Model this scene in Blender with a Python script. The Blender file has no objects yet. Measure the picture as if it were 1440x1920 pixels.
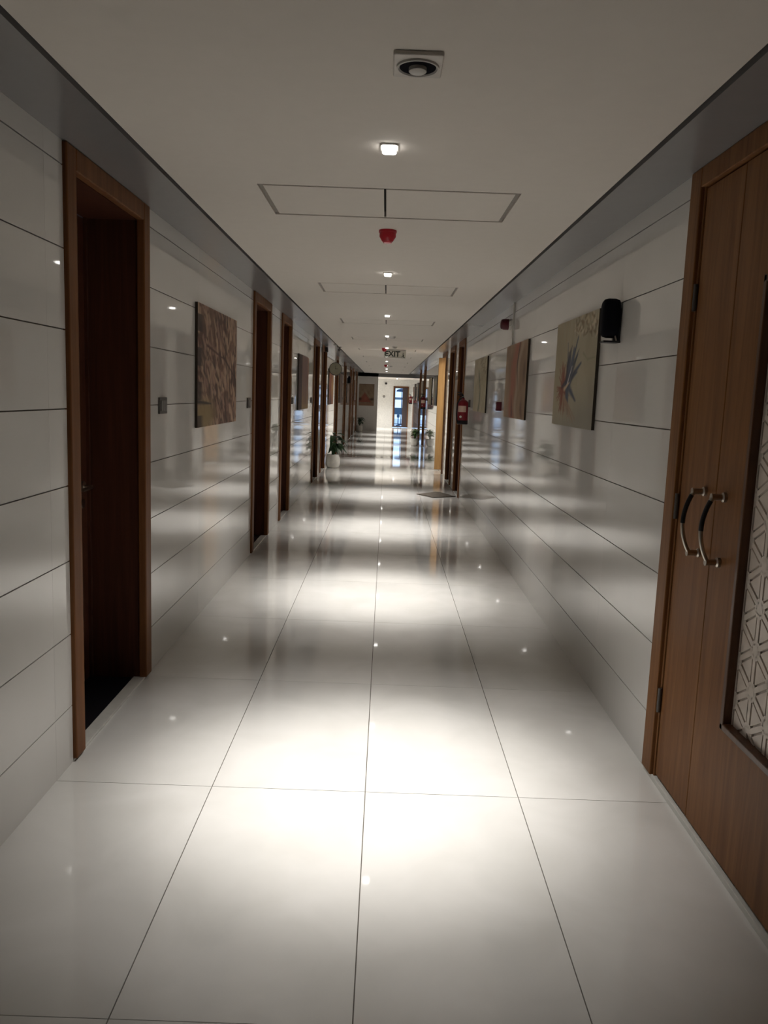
import bpy, math, random
import numpy as np
from mathutils import Matrix, Vector
random.seed(7)
C = bpy.context.scene.collection
sc = bpy.context.scene

# ------------------------------------------------------------------ camera
cam_d = bpy.data.cameras.new('camera')
cam = bpy.data.objects.new('camera', cam_d)
C.objects.link(cam)
F_PX, YAW, PITCH, ROLL = 1526.2, .0021, .143, .0372
cam_d.sensor_fit = 'HORIZONTAL'; cam_d.sensor_width = 36.0
cam_d.lens = F_PX / 1440 * 36.0
cam_d.clip_start = .05; cam_d.clip_end = 300
fwd = Vector((math.sin(YAW) * math.cos(PITCH), math.cos(YAW) * math.cos(PITCH), -math.sin(PITCH)))
rt = Vector((math.cos(YAW), -math.sin(YAW), 0))
up = rt.cross(fwd)
r2 = math.cos(ROLL) * rt + math.sin(ROLL) * up
u2 = -math.sin(ROLL) * rt + math.cos(ROLL) * up
M = Matrix((r2, u2, -fwd)).transposed().to_4x4()
M.translation = Vector((.0266, 0, 1.542))
cam.matrix_world = M
sc.camera = cam

# ------------------------------------------------------------------ exposure
sc.view_settings.view_transform = 'Standard'
sc.view_settings.look = 'None'
sc.view_settings.gamma = 1
sc.view_settings.use_curve_mapping = False
sc.view_settings.exposure = 0.12

# ------------------------------------------------------------------ world: cool overcast daylight seen through the glass door
w = bpy.data.worlds.new('world'); sc.world = w; w.use_nodes = True
bg = w.node_tree.nodes['Background']
bg.inputs[0].default_value = (.50, .70, 1.0, 1); bg.inputs[1].default_value = 1.7

LAMP_CORE, LAMP_FLOOD = 245.0, 165.0   # watts: narrow core and wide skirt of each corridor downlight
LENS_GLOW = 7.0
LIGHT_COL = (1.0, .968, .92)

# ------------------------------------------------------------------ dimensions
XL, XR = -1.208, 1.190          # wall faces
H = 2.43                        # ceiling
Y0, Y1 = -3.0, 34.7             # corridor ends
YF = 39.5                       # far wall of the passage
STR = .952                      # inner edge of the side soffits
HP = 2.28                       # passage ceiling

# ------------------------------------------------------------------ materials
MATS = {}
def newmat(name):
    m = bpy.data.materials.new(name); m.use_nodes = True
    nt = m.node_tree; b = nt.nodes['Principled BSDF']
    return m, nt, b
def plain(name, col, rough=.5, metal=0, spec=.5, emit=None, es=0, mott=1.0):
    if name in MATS: return MATS[name]
    m, nt, b = newmat(name)
    b.inputs['Roughness'].default_value = rough; b.inputs['Metallic'].default_value = metal
    b.inputs['Specular IOR Level'].default_value = spec
    n = nt.nodes.new('ShaderNodeTexNoise'); n.inputs['Scale'].default_value = 14; n.inputs['Detail'].default_value = 5
    tc = nt.nodes.new('ShaderNodeTexCoord'); nt.links.new(tc.outputs['Object'], n.inputs['Vector'])
    r = nt.nodes.new('ShaderNodeValToRGB')
    r.color_ramp.elements[0].color = tuple(c * (1 - .07 * mott) for c in col) + (1,)
    r.color_ramp.elements[1].color = tuple(min(1, c * (1 + .05 * mott)) for c in col) + (1,)
    r.color_ramp.elements[0].position = .35; r.color_ramp.elements[1].position = .65
    nt.links.new(n.outputs['Fac'], r.inputs[0]); nt.links.new(r.outputs[0], b.inputs['Base Color'])
    if emit:
        b.inputs['Emission Color'].default_value = emit + (1,); b.inputs['Emission Strength'].default_value = es
    MATS[name] = m; return m
def tilemat(name, col, rough, bump, scale, mott=.06, spec=.5):
    m, nt, b = newmat(name)
    tc = nt.nodes.new('ShaderNodeTexCoord'); oi = nt.nodes.new('ShaderNodeObjectInfo')
    geo = nt.nodes.new('ShaderNodeNewGeometry')
    n1 = nt.nodes.new('ShaderNodeTexNoise'); n1.inputs['Scale'].default_value = scale; n1.inputs['Detail'].default_value = 6
    n1.inputs['Distortion'].default_value = .6
    nt.links.new(geo.outputs['Position'], n1.inputs['Vector'])
    r = nt.nodes.new('ShaderNodeValToRGB')
    r.color_ramp.elements[0].position = .3; r.color_ramp.elements[1].position = .7
    r.color_ramp.elements[0].color = (col[0] * (1 - mott), col[1] * (1 - mott), col[2] * (1 - mott * 1.1), 1)
    r.color_ramp.elements[1].color = (col[0], col[1], col[2], 1)
    nt.links.new(n1.outputs['Fac'], r.inputs[0])
    hv = nt.nodes.new('ShaderNodeHueSaturation')
    mr = nt.nodes.new('ShaderNodeMapRange'); mr.inputs[3].default_value = .965; mr.inputs[4].default_value = 1.03
    nt.links.new(oi.outputs['Random'], mr.inputs[0]); nt.links.new(mr.outputs[0], hv.inputs['Value'])
    nt.links.new(r.outputs[0], hv.inputs['Color']); nt.links.new(hv.outputs[0], b.inputs['Base Color'])
    b.inputs['Roughness'].default_value = rough; b.inputs['Specular IOR Level'].default_value = spec
    n2 = nt.nodes.new('ShaderNodeTexNoise'); n2.inputs['Scale'].default_value = 2.2; n2.inputs['Detail'].default_value = 2
    nt.links.new(geo.outputs['Position'], n2.inputs['Vector'])
    bp = nt.nodes.new('ShaderNodeBump'); bp.inputs['Strength'].default_value = bump; bp.inputs['Distance'].default_value = .01
    nt.links.new(n2.outputs['Fac'], bp.inputs['Height']); nt.links.new(bp.outputs[0], b.inputs['Normal'])
    return m
def wood(name, c0, c1, rough=.35, spec=.4):
    m, nt, b = newmat(name)
    tc = nt.nodes.new('ShaderNodeTexCoord'); mp = nt.nodes.new('ShaderNodeMapping')
    mp.inputs['Scale'].default_value = (9, 9, .55)
    nt.links.new(tc.outputs['Object'], mp.inputs['Vector'])
    n = nt.nodes.new('ShaderNodeTexNoise'); n.inputs['Scale'].default_value = 2.4; n.inputs['Detail'].default_value = 7; n.inputs['Distortion'].default_value = 1.2
    nt.links.new(mp.outputs[0], n.inputs['Vector'])
    mp2 = nt.nodes.new('ShaderNodeMapping'); mp2.inputs['Scale'].default_value = (60, 60, 1.5)
    nt.links.new(tc.outputs['Object'], mp2.inputs['Vector'])
    n2 = nt.nodes.new('ShaderNodeTexNoise'); n2.inputs['Scale'].default_value = 3; n2.inputs['Detail'].default_value = 3
    nt.links.new(mp2.outputs[0], n2.inputs['Vector'])
    mx = nt.nodes.new('ShaderNodeMath'); mx.operation = 'MULTIPLY_ADD'; mx.inputs[1].default_value = .25
    nt.links.new(n2.outputs['Fac'], mx.inputs[0]); 
    sb = nt.nodes.new('ShaderNodeMath'); sb.operation = 'MULTIPLY'; sb.inputs[1].default_value = .75
    nt.links.new(n.outputs['Fac'], sb.inputs[0]); nt.links.new(sb.outputs[0], mx.inputs[2])
    r = nt.nodes.new('ShaderNodeValToRGB')
    r.color_ramp.elements[0].position = .33; r.color_ramp.elements[1].position = .66
    r.color_ramp.elements[0].color = c0 + (1,); r.color_ramp.elements[1].color = c1 + (1,)
    nt.links.new(mx.outputs[0], r.inputs[0]); nt.links.new(r.outputs[0], b.inputs['Base Color'])
    b.inputs['Roughness'].default_value = rough; b.inputs['Specular IOR Level'].default_value = spec
    bp = nt.nodes.new('ShaderNodeBump'); bp.inputs['Strength'].default_value = .12; bp.inputs['Distance'].default_value = .002
    nt.links.new(n2.outputs['Fac'], bp.inputs['Height']); nt.links.new(bp.outputs[0], b.inputs['Normal'])
    return m
def attrmat(name):
    m, nt, b = newmat(name)
    a = nt.nodes.new('ShaderNodeAttribute'); a.attribute_name = 'paint'
    nt.links.new(a.outputs['Color'], b.inputs['Base Color'])
    b.inputs['Roughness'].default_value = .6
    n = nt.nodes.new('ShaderNodeTexNoise'); n.inputs['Scale'].default_value = 300
    bp = nt.nodes.new('ShaderNodeBump'); bp.inputs['Strength'].default_value = .15; bp.inputs['Distance'].default_value = .001
    nt.links.new(n.outputs['Fac'], bp.inputs['Height']); nt.links.new(bp.outputs[0], b.inputs['Normal'])
    return m

M_FLOOR = tilemat('floor_porcelain', (.72, .705, .68), .035, .035, 3.0, .10, .62)
M_WALL = tilemat('wall_porcelain', (.70, .685, .66), .032, .035, 1.6, .05, .62)
M_GROUT = plain('dark_grout', (.10, .085, .07), .8)
M_GROUT_W = plain('wall_grout', (.22, .20, .175), .8)
M_CEIL = plain('ceiling_paint', (.74, .69, .63), .85, spec=.2, mott=.15)
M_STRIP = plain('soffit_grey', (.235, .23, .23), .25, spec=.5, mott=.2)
M_GAP = plain('shadow_gap', (.03, .025, .02), .9)
M_GREYW = plain('grey_wall_paint', (.80, .77, .74), .7, mott=.3)
M_WHITEW = plain('white_wall_paint', (.80, .79, .75), .6)
M_CASE = wood('teak_casing', (.14, .055, .020), (.215, .090, .034), .5, .18)
M_DLEAF = wood('shaded_teak_leaf', (.070, .026, .015), (.11, .042, .023))  # leaf wood darkened: the recess shade is put into its colour
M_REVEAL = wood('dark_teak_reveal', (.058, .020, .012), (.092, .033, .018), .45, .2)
M_RDOOR = wood('oak_brown_door', (.155, .064, .024), (.245, .112, .042), .45, .14)
M_RMOULD = wood('brown_moulding', (.07, .030, .014), (.12, .05, .022), .35)
M_LITWOOD = wood('lit_door_wood', (.34, .19, .07), (.44, .26, .10), .45)  # same door wood as elsewhere, room light painted in as a brighter colour
M_GRANITE = plain('black_granite', (.012, .012, .016), .35)
M_MARBLE = plain('threshold_marble', (.66, .65, .61), .3)
M_CHROME = plain('brushed_chrome', (.42, .38, .33), .33, 1)
M_BLACK = plain('black_plastic', (.010, .010, .013), .45)
M_BLACKG = plain('black_grille', (.004, .004, .007), .9, spec=.12)
M_RED = plain('red_enamel', (.24, .006, .016), .35)
M_REDS = plain('red_sounder', (.46, .008, .022), .4)
M_REDW = plain('red_wall_alarm', (.10, .006, .014), .5)
M_REDL = plain('red_lens', (.75, .10, .13), .2)
M_LABEL = plain('cream_label', (.72, .52, .42), .5)
M_GREYP = plain('grey_plastic', (.13, .12, .115), .45)
M_STEEL = plain('steel_plate', (.085, .075, .068), .5, .3)
M_WPLA = plain('white_plastic', (.55, .53, .49), .4)
M_POT = plain('white_glazed_pot', (.78, .76, .70), .3)
M_SOIL = plain('soil', (.035, .022, .014), .9)
M_LEAF = plain('leaf_dark_green', (.018, .055, .016), .4)
M_LEAF2 = plain('leaf_bright_green', (.06, .14, .025), .45)
M_FROST = plain('cream_fretwork', (.66, .58, .51), .3)
M_FBACK = plain('fretwork_backing', (.40, .335, .285), .5)
M_LENS = plain('lamp_lens', (1, 1, 1), .3, emit=LIGHT_COL, es=LENS_GLOW)
M_CLOTH = plain('grey_mat', (.11, .095, .08), .95, spec=.08)
M_CLOCKF = plain('clock_face', (.36, .34, .25), .5)
M_EDGE = plain('canvas_edge_dark', (.035, .025, .016), .8)
M_PAINT = attrmat('painted_canvas')
m, nt, b = newmat('door_glass'); b.inputs['Transmission Weight'].default_value = 1; b.inputs['Roughness'].default_value = .02
b.inputs['IOR'].default_value = 1.1; b.inputs['Base Color'].default_value = (.95, .98, 1, 1); M_GLASS = m
m, nt, b = newmat('clear_acrylic'); b.inputs['Transmission Weight'].default_value = .75; b.inputs['Roughness'].default_value = .15
b.inputs['IOR'].default_value = 1.2; b.inputs['Base Color'].default_value = (.72, .72, .66, 1); M_ACRY = m

# ------------------------------------------------------------------ mesh helpers
class MB:
    def __init__(s): s.v = []; s.f = []
    def quad(s, a, b, c, d):
        n = len(s.v); s.v += [a, b, c, d]; s.f.append((n, n + 1, n + 2, n + 3)); return s
    def box(s, x0, x1, y0, y1, z0, z1):
        if x0 > x1: x0, x1 = x1, x0
        if y0 > y1: y0, y1 = y1, y0
        if z0 > z1: z0, z1 = z1, z0
        n = len(s.v)
        s.v += [(x, y, z) for x in (x0, x1) for y in (y0, y1) for z in (z0, z1)]
        for q in ((0, 1, 3, 2), (4, 6, 7, 5), (0, 4, 5, 1), (2, 3, 7, 6), (0, 2, 6, 4), (1, 5, 7, 3)):
            s.f.append(tuple(n + i for i in q))
        return s
    def prism(s, pts, axis, a, b):
        """closed polygon pts in the plane normal to axis, extruded a..b"""
        n = len(s.v); k = len(pts)
        def P(p, t):
            return (t, p[0], p[1]) if axis == 0 else (p[0], t, p[1]) if axis == 1 else (p[0], p[1], t)
        s.v += [P(p, a) for p in pts] + [P(p, b) for p in pts]
        s.f.append(tuple(n + i for i in range(k))); s.f.append(tuple(n + k + i for i in reversed(range(k))))
        for i in range(k):
            j = (i + 1) % k; s.f.append((n + i, n + k + i, n + k + j, n + j))
        return s
    def lathe(s, prof, seg=24, c=(0, 0, 0), axis=2):
        """prof: list of (r, h)"""
        n = len(s.v)
        for r, h in prof:
            for i in range(seg):
                a = 2 * math.pi * i / seg; p = (r * math.cos(a), r * math.sin(a), h)
                if axis == 0: p = (p[2], p[0], p[1])
                if axis == 1: p = (p[0], p[2], p[1])
                s.v.append((c[0] + p[0], c[1] + p[1], c[2] + p[2]))
        for k in range(len(prof) - 1):
            for i in range(seg):
                j = (i + 1) % seg
                s.f.append((n + k * seg + i, n + k * seg + j, n + (k + 1) * seg + j, n + (k + 1) * seg + i))
        s.f.append(tuple(n + i for i in reversed(range(seg))))
        s.f.append(tuple(n + (len(prof) - 1) * seg + i for i in range(seg)))
        return s
    def tube(s, path, rad, seg=10):
        n = len(s.v); K = len(path)
        for k, p in enumerate(path):
            p = Vector(p); a = Vector(path[max(0, k - 1)]); b = Vector(path[min(K - 1, k + 1)])
            d = (b - a).normalized(); ref = Vector((0, 1, 0)) if abs(d.y) < .9 else Vector((1, 0, 0))
            u = d.cross(ref).normalized(); v = d.cross(u)
            r = rad[k] if isinstance(rad, (list, tuple)) else rad
            for i in range(seg):
                t = 2 * math.pi * i / seg
                s.v.append(tuple(p + r * (math.cos(t) * u + math.sin(t) * v)))
        for k in range(K - 1):
            for i in range(seg):
                j = (i + 1) % seg
                s.f.append((n + k * seg + i, n + k * seg + j, n + (k + 1) * seg + j, n + (k + 1) * seg + i))
        s.f.append(tuple(n + i for i in reversed(range(seg)))); s.f.append(tuple(n + (K - 1) * seg + i for i in range(seg)))
        return s
    def mesh(s, name, mat, smooth=False):
        import bmesh
        me = bpy.data.meshes.new(name); me.from_pydata(s.v, [], s.f)
        bm = bmesh.new(); bm.from_mesh(me); bmesh.ops.recalc_face_normals(bm, faces=bm.faces); bm.to_mesh(me); bm.free()
        me.materials.append(mat)
        if smooth:
            for p in me.polygons: p.use_smooth = True
            try: me.set_sharp_from_angle(angle=math.radians(40))
            except Exception: pass
        return me
def link(name, me, parent=None, loc=(0, 0, 0), rot=(0, 0, 0)):
    o = bpy.data.objects.new(name, me); C.objects.link(o); o.location = loc; o.rotation_euler = rot
    if parent: o.parent = parent
    return o
def part(name, mb, mat, parent=None, smooth=False, bevel=0, loc=(0, 0, 0)):
    o = link(name, mb.mesh(name, mat, smooth), parent, loc)
    if bevel:
        md = o.modifiers.new('bevel', 'BEVEL'); md.width = bevel; md.segments = 2; md.limit_method = 'ANGLE'
    return o
def tag(o, label=None, cat=None, group=None, kind=None):
    if label: o['label'] = label
    if cat: o['category'] = cat
    if group: o['group'] = group
    if kind: o['kind'] = kind
    return o
def empty(name, loc=(0, 0, 0), rz=0):
    o = bpy.data.objects.new(name, None); C.objects.link(o); o.empty_display_size = .1
    o.location = loc; o.rotation_euler = (0, 0, rz); return o
def copy_tree(o, parent=None):
    c = o.copy(); C.objects.link(c)
    if parent: c.parent = parent
    for ch in list(o.children): copy_tree(ch, c)
    return c
def Bx(*a): return MB().box(*a)

# ------------------------------------------------------------------ floor
floor = tag(part('floor', Bx(-1.55, 1.55, Y0, YF + .1, -.12, -.006), M_GROUT), kind='structure',
            label='glossy off-white porcelain corridor floor of large rectangular tiles')
G = .0035
tile_std = Bx(0, .6 - G, 0, 1.2 - G * .7, -.006, 0).mesh('floor_tile', M_FLOOR)
xs = [-1.2, -.6, 0, .6]
y = 3.0 - 1.2 * 5
far = MB()
while y < YF:
    for i, x in enumerate(xs):
        if y < 18:
            if i in (1, 2):
                link('floor_tile', tile_std, floor, (x + G / 2, y + G * .35, 0))
            else:
                a, b_ = (XL, -.6 - G / 2) if i == 0 else (.6 + G / 2, XR)
                key = 'ftile%d' % i
                if key not in MATS:
                    MATS[key] = Bx(a, b_, 0, 1.2 - G * .7, -.006, 0).mesh('floor_tile', M_FLOOR)
                link('floor_tile', MATS[key], floor, (0, y + G * .35, 0))
        else:
            a = XL if i == 0 else x + G / 2; b_ = XR if i == 3 else x + .6 - G / 2
            far.box(a, b_, y + G * .35, min(YF, y + 1.2 - G * .35), -.006, 0)
    y += 1.2
o = part('floor_tiling', far, M_FLOOR, floor); o['kind'] = 'stuff'

# ------------------------------------------------------------------ walls with recessed plank-like tiles
DW = 1.06
doorsL = [(3.17, 4.24), (7.55, 8.66), (9.55, 10.52), (13.80, 14.85), (15.55, 16.62), (19.65, 20.7), (23.60, 24.66), (27.40, 28.46), (29.55, 30.6), (32.95, 34.0)]
doorsR = [(1.70, 3.305), (12.42, 13.47), (14.20, 15.28), (16.25, 17.35), (24.75, 25.8), (28.0, 29.1)]
REC = .28
rowz = [0, .243, .543, .843, 1.143, 1.443, 1.743, 2.043, 2.343, H]
def wall(side, doors, Xf):
    s = -1 if side == 'left' else 1
    X = Xf + s * .008            # backing face
    mb = MB()
    yy = Y0
    spans = []
    for a, b_ in doors:
        spans.append((yy, a)); yy = b_
    ye = Y1 if side == 'left' else YF
    spans.append((yy, ye))
    for a, b_ in spans:
        mb.box(X, Xf + s * REC, a, b_, 0, H + .1)
    for a, b_ in doors:
        mb.box(X, Xf + s * REC, a, b_, H - .002, H + .1)
    mb.box(Xf + s * (REC + .06), Xf + s * (REC + .1), Y0, Y1 - .02 if side == 'left' else 15.9, 0, H + .1)
    if side == 'right': mb.box(Xf + s * (REC + .06), Xf + s * (REC + .1), 18.9, YF, 0, H + .1)
    o = tag(part('wall_' + side, mb, M_GROUT_W), kind='structure',
            label='%s corridor wall clad in glossy off-white plank-like tiles' % side)
    stuff = MB(); cache = {}
    g = .0024
    for a, b_ in spans:
        if b_ - a < .02: continue
        y = a
        while y < b_ - .01:
            y2 = min(b_, (math.floor((y + .6 + 1e-4) / 1.2) + 1) * 1.2 - .6)
            if b_ - y2 < .12: y2 = b_
            for k in range(len(rowz) - 1):
                z0 = rowz[k] + (g if k else 0); z1 = rowz[k + 1] - (g if k < 8 else 0)
                L_ = round(y2 - y, 4)
                if y < 14.5 and y2 > 0.5:
                    key = (k, L_)
                    if key not in cache:
                        cache[key] = Bx(min(0, s * .008), max(0, s * .008), .0004, L_ - .0004, z0, z1).mesh('wall_tile', M_WALL)
                    link('wall_tile', cache[key], o, (Xf, y, 0))
                else:
                    stuff.box(Xf, Xf + s * .008, y + .0004, y2 - .0004, z0, z1)
            y = y2
    p = part('wall_tiling', stuff, M_WALL, o); p['kind'] = 'stuff'
    return o
wall('left', doorsL, XL); wall('right', doorsR, XR)
tag(part('wall_back', Bx(-1.55, 1.55, Y0 - .1, Y0, -.1, H + .1), M_GREYW), kind='structure', label='plain grey wall closing the corridor behind the viewer')

# ------------------------------------------------------------------ ceiling with hatch openings
hatch_y = [3.73 + 3.145 * k for k in range(10)]
HX0, HX1, HL = -.55, .56, .56
mb = MB(); GW = .022
yy = Y0
for hy in hatch_y:
    a, b_ = hy - GW, hy + HL + GW
    mb.box(-.93, .93, yy, a, H, H + .03)
    mb.box(-.93, HX0 - GW, a, b_, H, H + .03); mb.box(HX1 + GW, .93, a, b_, H, H + .03)
    yy = b_
mb.box(-.93, .93, yy, Y1, H, H + .03)
ceiling = tag(part('ceiling', mb, M_CEIL), kind='structure', label='plain cream painted corridor ceiling with flush hatches')
part('ceiling_backing', Bx(-1.5, 1.5, Y0, Y1 + .2, H + .03, H + .1), M_GAP, ceiling)
for k, hy in enumerate(hatch_y):
    e = empty('ceiling_hatch', (0, hy, H))
    t = ['nearest the viewer, before the red sounder', 'second from the viewer, beyond the second downlight'][k] if k < 2 else '%s from the viewer along the corridor' % ['third', 'fourth', 'fifth', 'sixth', 'seventh', 'eighth', 'ninth', 'tenth'][k - 2]
    tag(e, 'two-leaf white ceiling hatch, ' + t, 'access hatch', 'access hatches along the ceiling')
    part('hatch_leaf', Bx(HX0, -.0135 - .005, 0, HL, 0, .02), M_CEIL, e, bevel=.002)
    part('hatch_leaf', Bx(-.0135 + .005, HX1, 0, HL, 0, .02), M_CEIL, e, bevel=.002)
    fr = MB(); z0, z1 = .010, .029
    fr.box(HX0 - GW, HX0, -GW, HL + GW, z0, z1); fr.box(HX1, HX1 + GW, -GW, HL + GW, z0, z1)
    fr.box(HX0, HX1, -GW, 0, z0 - .006, z1); fr.box(HX0, HX1, HL, HL + GW, z0 - .006, z1)
    part('hatch_frame', fr, plain('hatch_frame_grey', (.30, .27, .24), .7), e)
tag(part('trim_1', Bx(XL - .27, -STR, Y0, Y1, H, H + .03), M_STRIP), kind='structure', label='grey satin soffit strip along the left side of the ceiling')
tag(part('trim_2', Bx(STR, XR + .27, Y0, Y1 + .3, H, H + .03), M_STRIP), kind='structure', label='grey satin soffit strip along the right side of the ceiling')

# ------------------------------------------------------------------ doors
def door_handle(e, s, x, y, z, dirn):
    """lever handle; s: side sign, face plane at x, protruding towards -s"""
    h = part('lever_handle', MB().tube([(x - s * .012, y, z), (x - s * .05, y, z), (x - s * .055, y + dirn * .02, z), (x - s * .052, y + dirn * .13, z - .004)], .009, 8), M_CHROME, e, True)
    part('rose', MB().lathe([(.026, 0), (.026, .010), (.018, .014)] if s < 0 else [(.026, 0), (.026, -.010), (.018, -.014)], 16, (x, y, z), 0), M_CHROME, h, True)
    part('keyhole_rose', MB().lathe([(.022, 0), (.022, .008)] if s < 0 else [(.022, 0), (.022, -.008)], 16, (x, y, z - .09), 0), M_CHROME, h, True)
def door(n, side, a, b_, label, opened=False):
    s, Xf = (-1, XL) if side == 'left' else (1, XR)
    e = tag(empty('door_%d' % n, (0, a, 0)), label, 'door', kind='structure')
    wd = b_ - a; cw, pr, hz = .095, .018, .085
    zt = H
    cm = M_CASE
    xo, xi = Xf - s * pr, Xf + s * .022
    part('door_casing', Bx(xo, xi, -.001, cw, .012, zt - .001), cm, e, bevel=.006)
    part('door_casing', Bx(xo, xi, wd - cw, wd + .001, .012, zt - .001), cm, e, bevel=.006)
    part('head_casing', Bx(xo, xi, cw, wd - cw, zt - hz, zt - .001), cm, e, bevel=.006)
    xr = Xf + s * REC
    rv = M_LITWOOD if opened else M_REVEAL
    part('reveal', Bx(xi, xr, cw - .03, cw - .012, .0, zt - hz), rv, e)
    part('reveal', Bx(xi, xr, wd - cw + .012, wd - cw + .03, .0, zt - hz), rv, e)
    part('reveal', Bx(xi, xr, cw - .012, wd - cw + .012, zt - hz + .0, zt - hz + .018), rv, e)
    part('threshold', Bx(Xf - s * .004, Xf + s * .055, 0, wd, 0, .0115), M_MARBLE, e, bevel=.002)
    part('sill', Bx(Xf + s * .055, xr + s * .05, cw - .012, wd - cw + .012, -.005, .006), M_GRANITE, e)
    if not opened:
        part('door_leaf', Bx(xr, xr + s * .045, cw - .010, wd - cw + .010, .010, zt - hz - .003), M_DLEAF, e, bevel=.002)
        st = part('door_stop', Bx(xr - s * .014, xr, wd - cw - .012, wd - cw + .01, .008, zt - hz), M_REVEAL, e)
        door_handle(e, s, xr, wd - cw - .075, 1.03, -1)
    else:
        lf = part('door_leaf', Bx(Xf + s * .05, Xf + s * .95, wd - cw - .045, wd - cw + .0, .010, zt - hz - .003), M_LITWOOD, e, bevel=.002, )
        lf['label'] = 'wooden door leaf with room light in its colour, swung open into the room'
        part('jamb_post', Bx(Xf - s * .10, Xf + s * .05, wd - cw - .03, wd - cw + .02, .014, zt - hz), M_LITWOOD, e, bevel=.003)
    return e
ordn = ['first', 'second', 'third', 'fourth', 'fifth', 'sixth', 'seventh', 'eighth', 'ninth', 'tenth']
nd = 1
lextra = {0: 'nearest on the left wall, with chrome lever handle', 1: 'second on the left, just past the woodgrain painting', 2: 'third on the left, close beyond the second',
          3: 'fourth on the left, beyond the purple and gold painting', 4: 'fifth on the left, beside the potted lily'}
for i, (a, b_) in enumerate(doorsL):
    door(nd, 'left', a, b_, 'deep-set dark wooden door, ' + lextra.get(i, '%s from the viewer on the left wall' % ordn[i])); nd += 1
rextra = {1: 'dark wooden door on the right wall, behind the nearest fire extinguisher', 2: 'dark wooden door on the right wall between extinguisher door and the open wooden door',
          3: 'open wooden door in a painted lit tone on the right wall with lit room behind', 4: 'dark wooden door on the right wall behind the middle fire extinguisher', 5: 'farthest dark wooden door on the right wall, beside the bushy potted plant'}
for i in range(1, 6):
    a, b_ = doorsR[i]; door(nd, 'right', a, b_, rextra[i], opened=(i == 3)); nd += 1
# lit room behind the open door
rm = MB(); rx0, rx1, ry0, ry1 = XR + REC + .001, 4.2, 15.9, 18.9
rm.box(rx1, rx1 + .05, ry0, ry1, 0, 2.6); rm.box(rx0, rx1, ry0 - .05, ry0, 0, 2.6); rm.box(rx0, rx1, ry1, ry1 + .05, 0, 2.6)
rm.box(rx0, rx1, ry0, ry1, 2.6, 2.65); rm.box(rx0, rx1, ry0, ry1, -.05, -.001)
tag(part('wall_room', rm, M_WHITEW), kind='structure', label='white walls of the lit room behind the open wooden door')
e = tag(empty('room_lamp', (2.3, 16.45, 2.6)), 'flat white ceiling lamp inside the lit side room', 'ceiling lamp')
part('lamp_diffuser', Bx(-.3, .3, -.3, .3, -.035, -.02), plain('room_lamp_glow', (1, 1, 1), .4, emit=(1, .97, .92), es=45.0), e)
part('lamp_frame', Bx(-.33, .33, -.33, .33, -.02, 0), M_WPLA, e)

# near double door on the right, flush with the wall
e = tag(empty('door_%d' % nd, (0, 0, 0)), 'brown double door, nearest on the right, with carved cream panel and two bow handles', 'door', kind='structure')
xi = XR + .03
Ya, Yb = doorsR[0]
part('door_casing', Bx(XR - .014, XR + .10, Yb - .105, Yb, .02, H - .001), M_RDOOR, e, bevel=.004)
part('door_casing', Bx(XR - .014, XR + .10, Ya, Ya + .105, .02, H - .001), M_RDOOR, e, bevel=.004)
part('head_casing', Bx(XR - .014, XR + .10, Ya + .105, Yb - .105, H - .075, H - .001), M_RDOOR, e, bevel=.004)
part('casing_bead', Bx(XR + .000, XR + .02, Yb - .119, Yb - .106, .02, H - .075), M_RDOOR, e, bevel=.003)
part('threshold', Bx(XR - .006, XR + .06, Ya, Yb, 0, .022), M_MARBLE, e, bevel=.002)
part('door_rebate', Bx(XR + .065, XR + .10, Ya + .10, Yb - .10, .0, H - .07), M_GAP, e)
YM = 2.838                      # meeting line of the two leaves
xl0, xl1 = XR + .004, XR + .046
part('narrow_leaf', Bx(xl0, xl1, YM + .003, Yb - .125, .034, H - .082), M_RDOOR, e, bevel=.003)
PY0, PY1, PZ0, PZ1 = 1.98, 2.61, .475, 1.955
wl = MB(); ya = Ya + .112
wl.box(xl0, xl1, PY1, YM - .003, .034, H - .082); wl.box(xl0, xl1, ya, PY0, .034, H - .082)
wl.box(xl0, xl1, PY0, PY1, .034, PZ0); wl.box(xl0, xl1, PY0, PY1, PZ1, H - .082)
wide = part('wide_leaf', wl, M_RDOOR, e)
mo = MB(); t = .024
for (a, b_, c, d) in ((PY1 - t, PY1, PZ0, PZ1), (PY0, PY0 + t, PZ0, PZ1)): mo.box(XR - .006, XR + .03, a, b_, c, d)
for (c, d) in ((PZ0, PZ0 + t), (PZ1 - t, PZ1)): mo.box(XR - .006, XR + .03, PY0, PY1, c, d)
part('panel_moulding', mo, M_RMOULD, wide, bevel=.004)
part('panel_backing', Bx(XR + .030, XR + .036, PY0, PY1, PZ0, PZ1), M_FBACK, wide)
# fretwork: triangular lattice ribs + raised inner triangles
fr = MB(); S = .135; hx = S * math.sqrt(3) / 2; fx0, fx1 = XR + .023, XR + .031
iy0, iy1, iz0, iz1 = PY0 + t, PY1 - t, PZ0 + t, PZ1 - t
def clip(poly):
    for ax, lim, sg in ((0, iy0, 1), (0, iy1, -1), (1, iz0, 1), (1, iz1, -1)):
        out = []
        for i in range(len(poly)):
            p, q = poly[i], poly[(i + 1) % len(poly)]
            ip, iq = sg * (p[ax] - lim) >= 0, sg * (q[ax] - lim) >= 0
            if ip: out.append(p)
            if ip != iq:
                u = (lim - p[ax]) / (q[ax] - p[ax]); out.append((p[0] + u * (q[0] - p[0]), p[1] + u * (q[1] - p[1])))
        poly = out
        if len(poly) < 3: return None
    return poly
def shrink(tri, d):
    cy = sum(p[0] for p in tri) / 3; cz = sum(p[1] for p in tri) / 3
    k = 1 - d / (S / (2 * math.sqrt(3)))
    return [(cy + (p[0] - cy) * k, cz + (p[1] - cz) * k) for p in tri]
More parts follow.
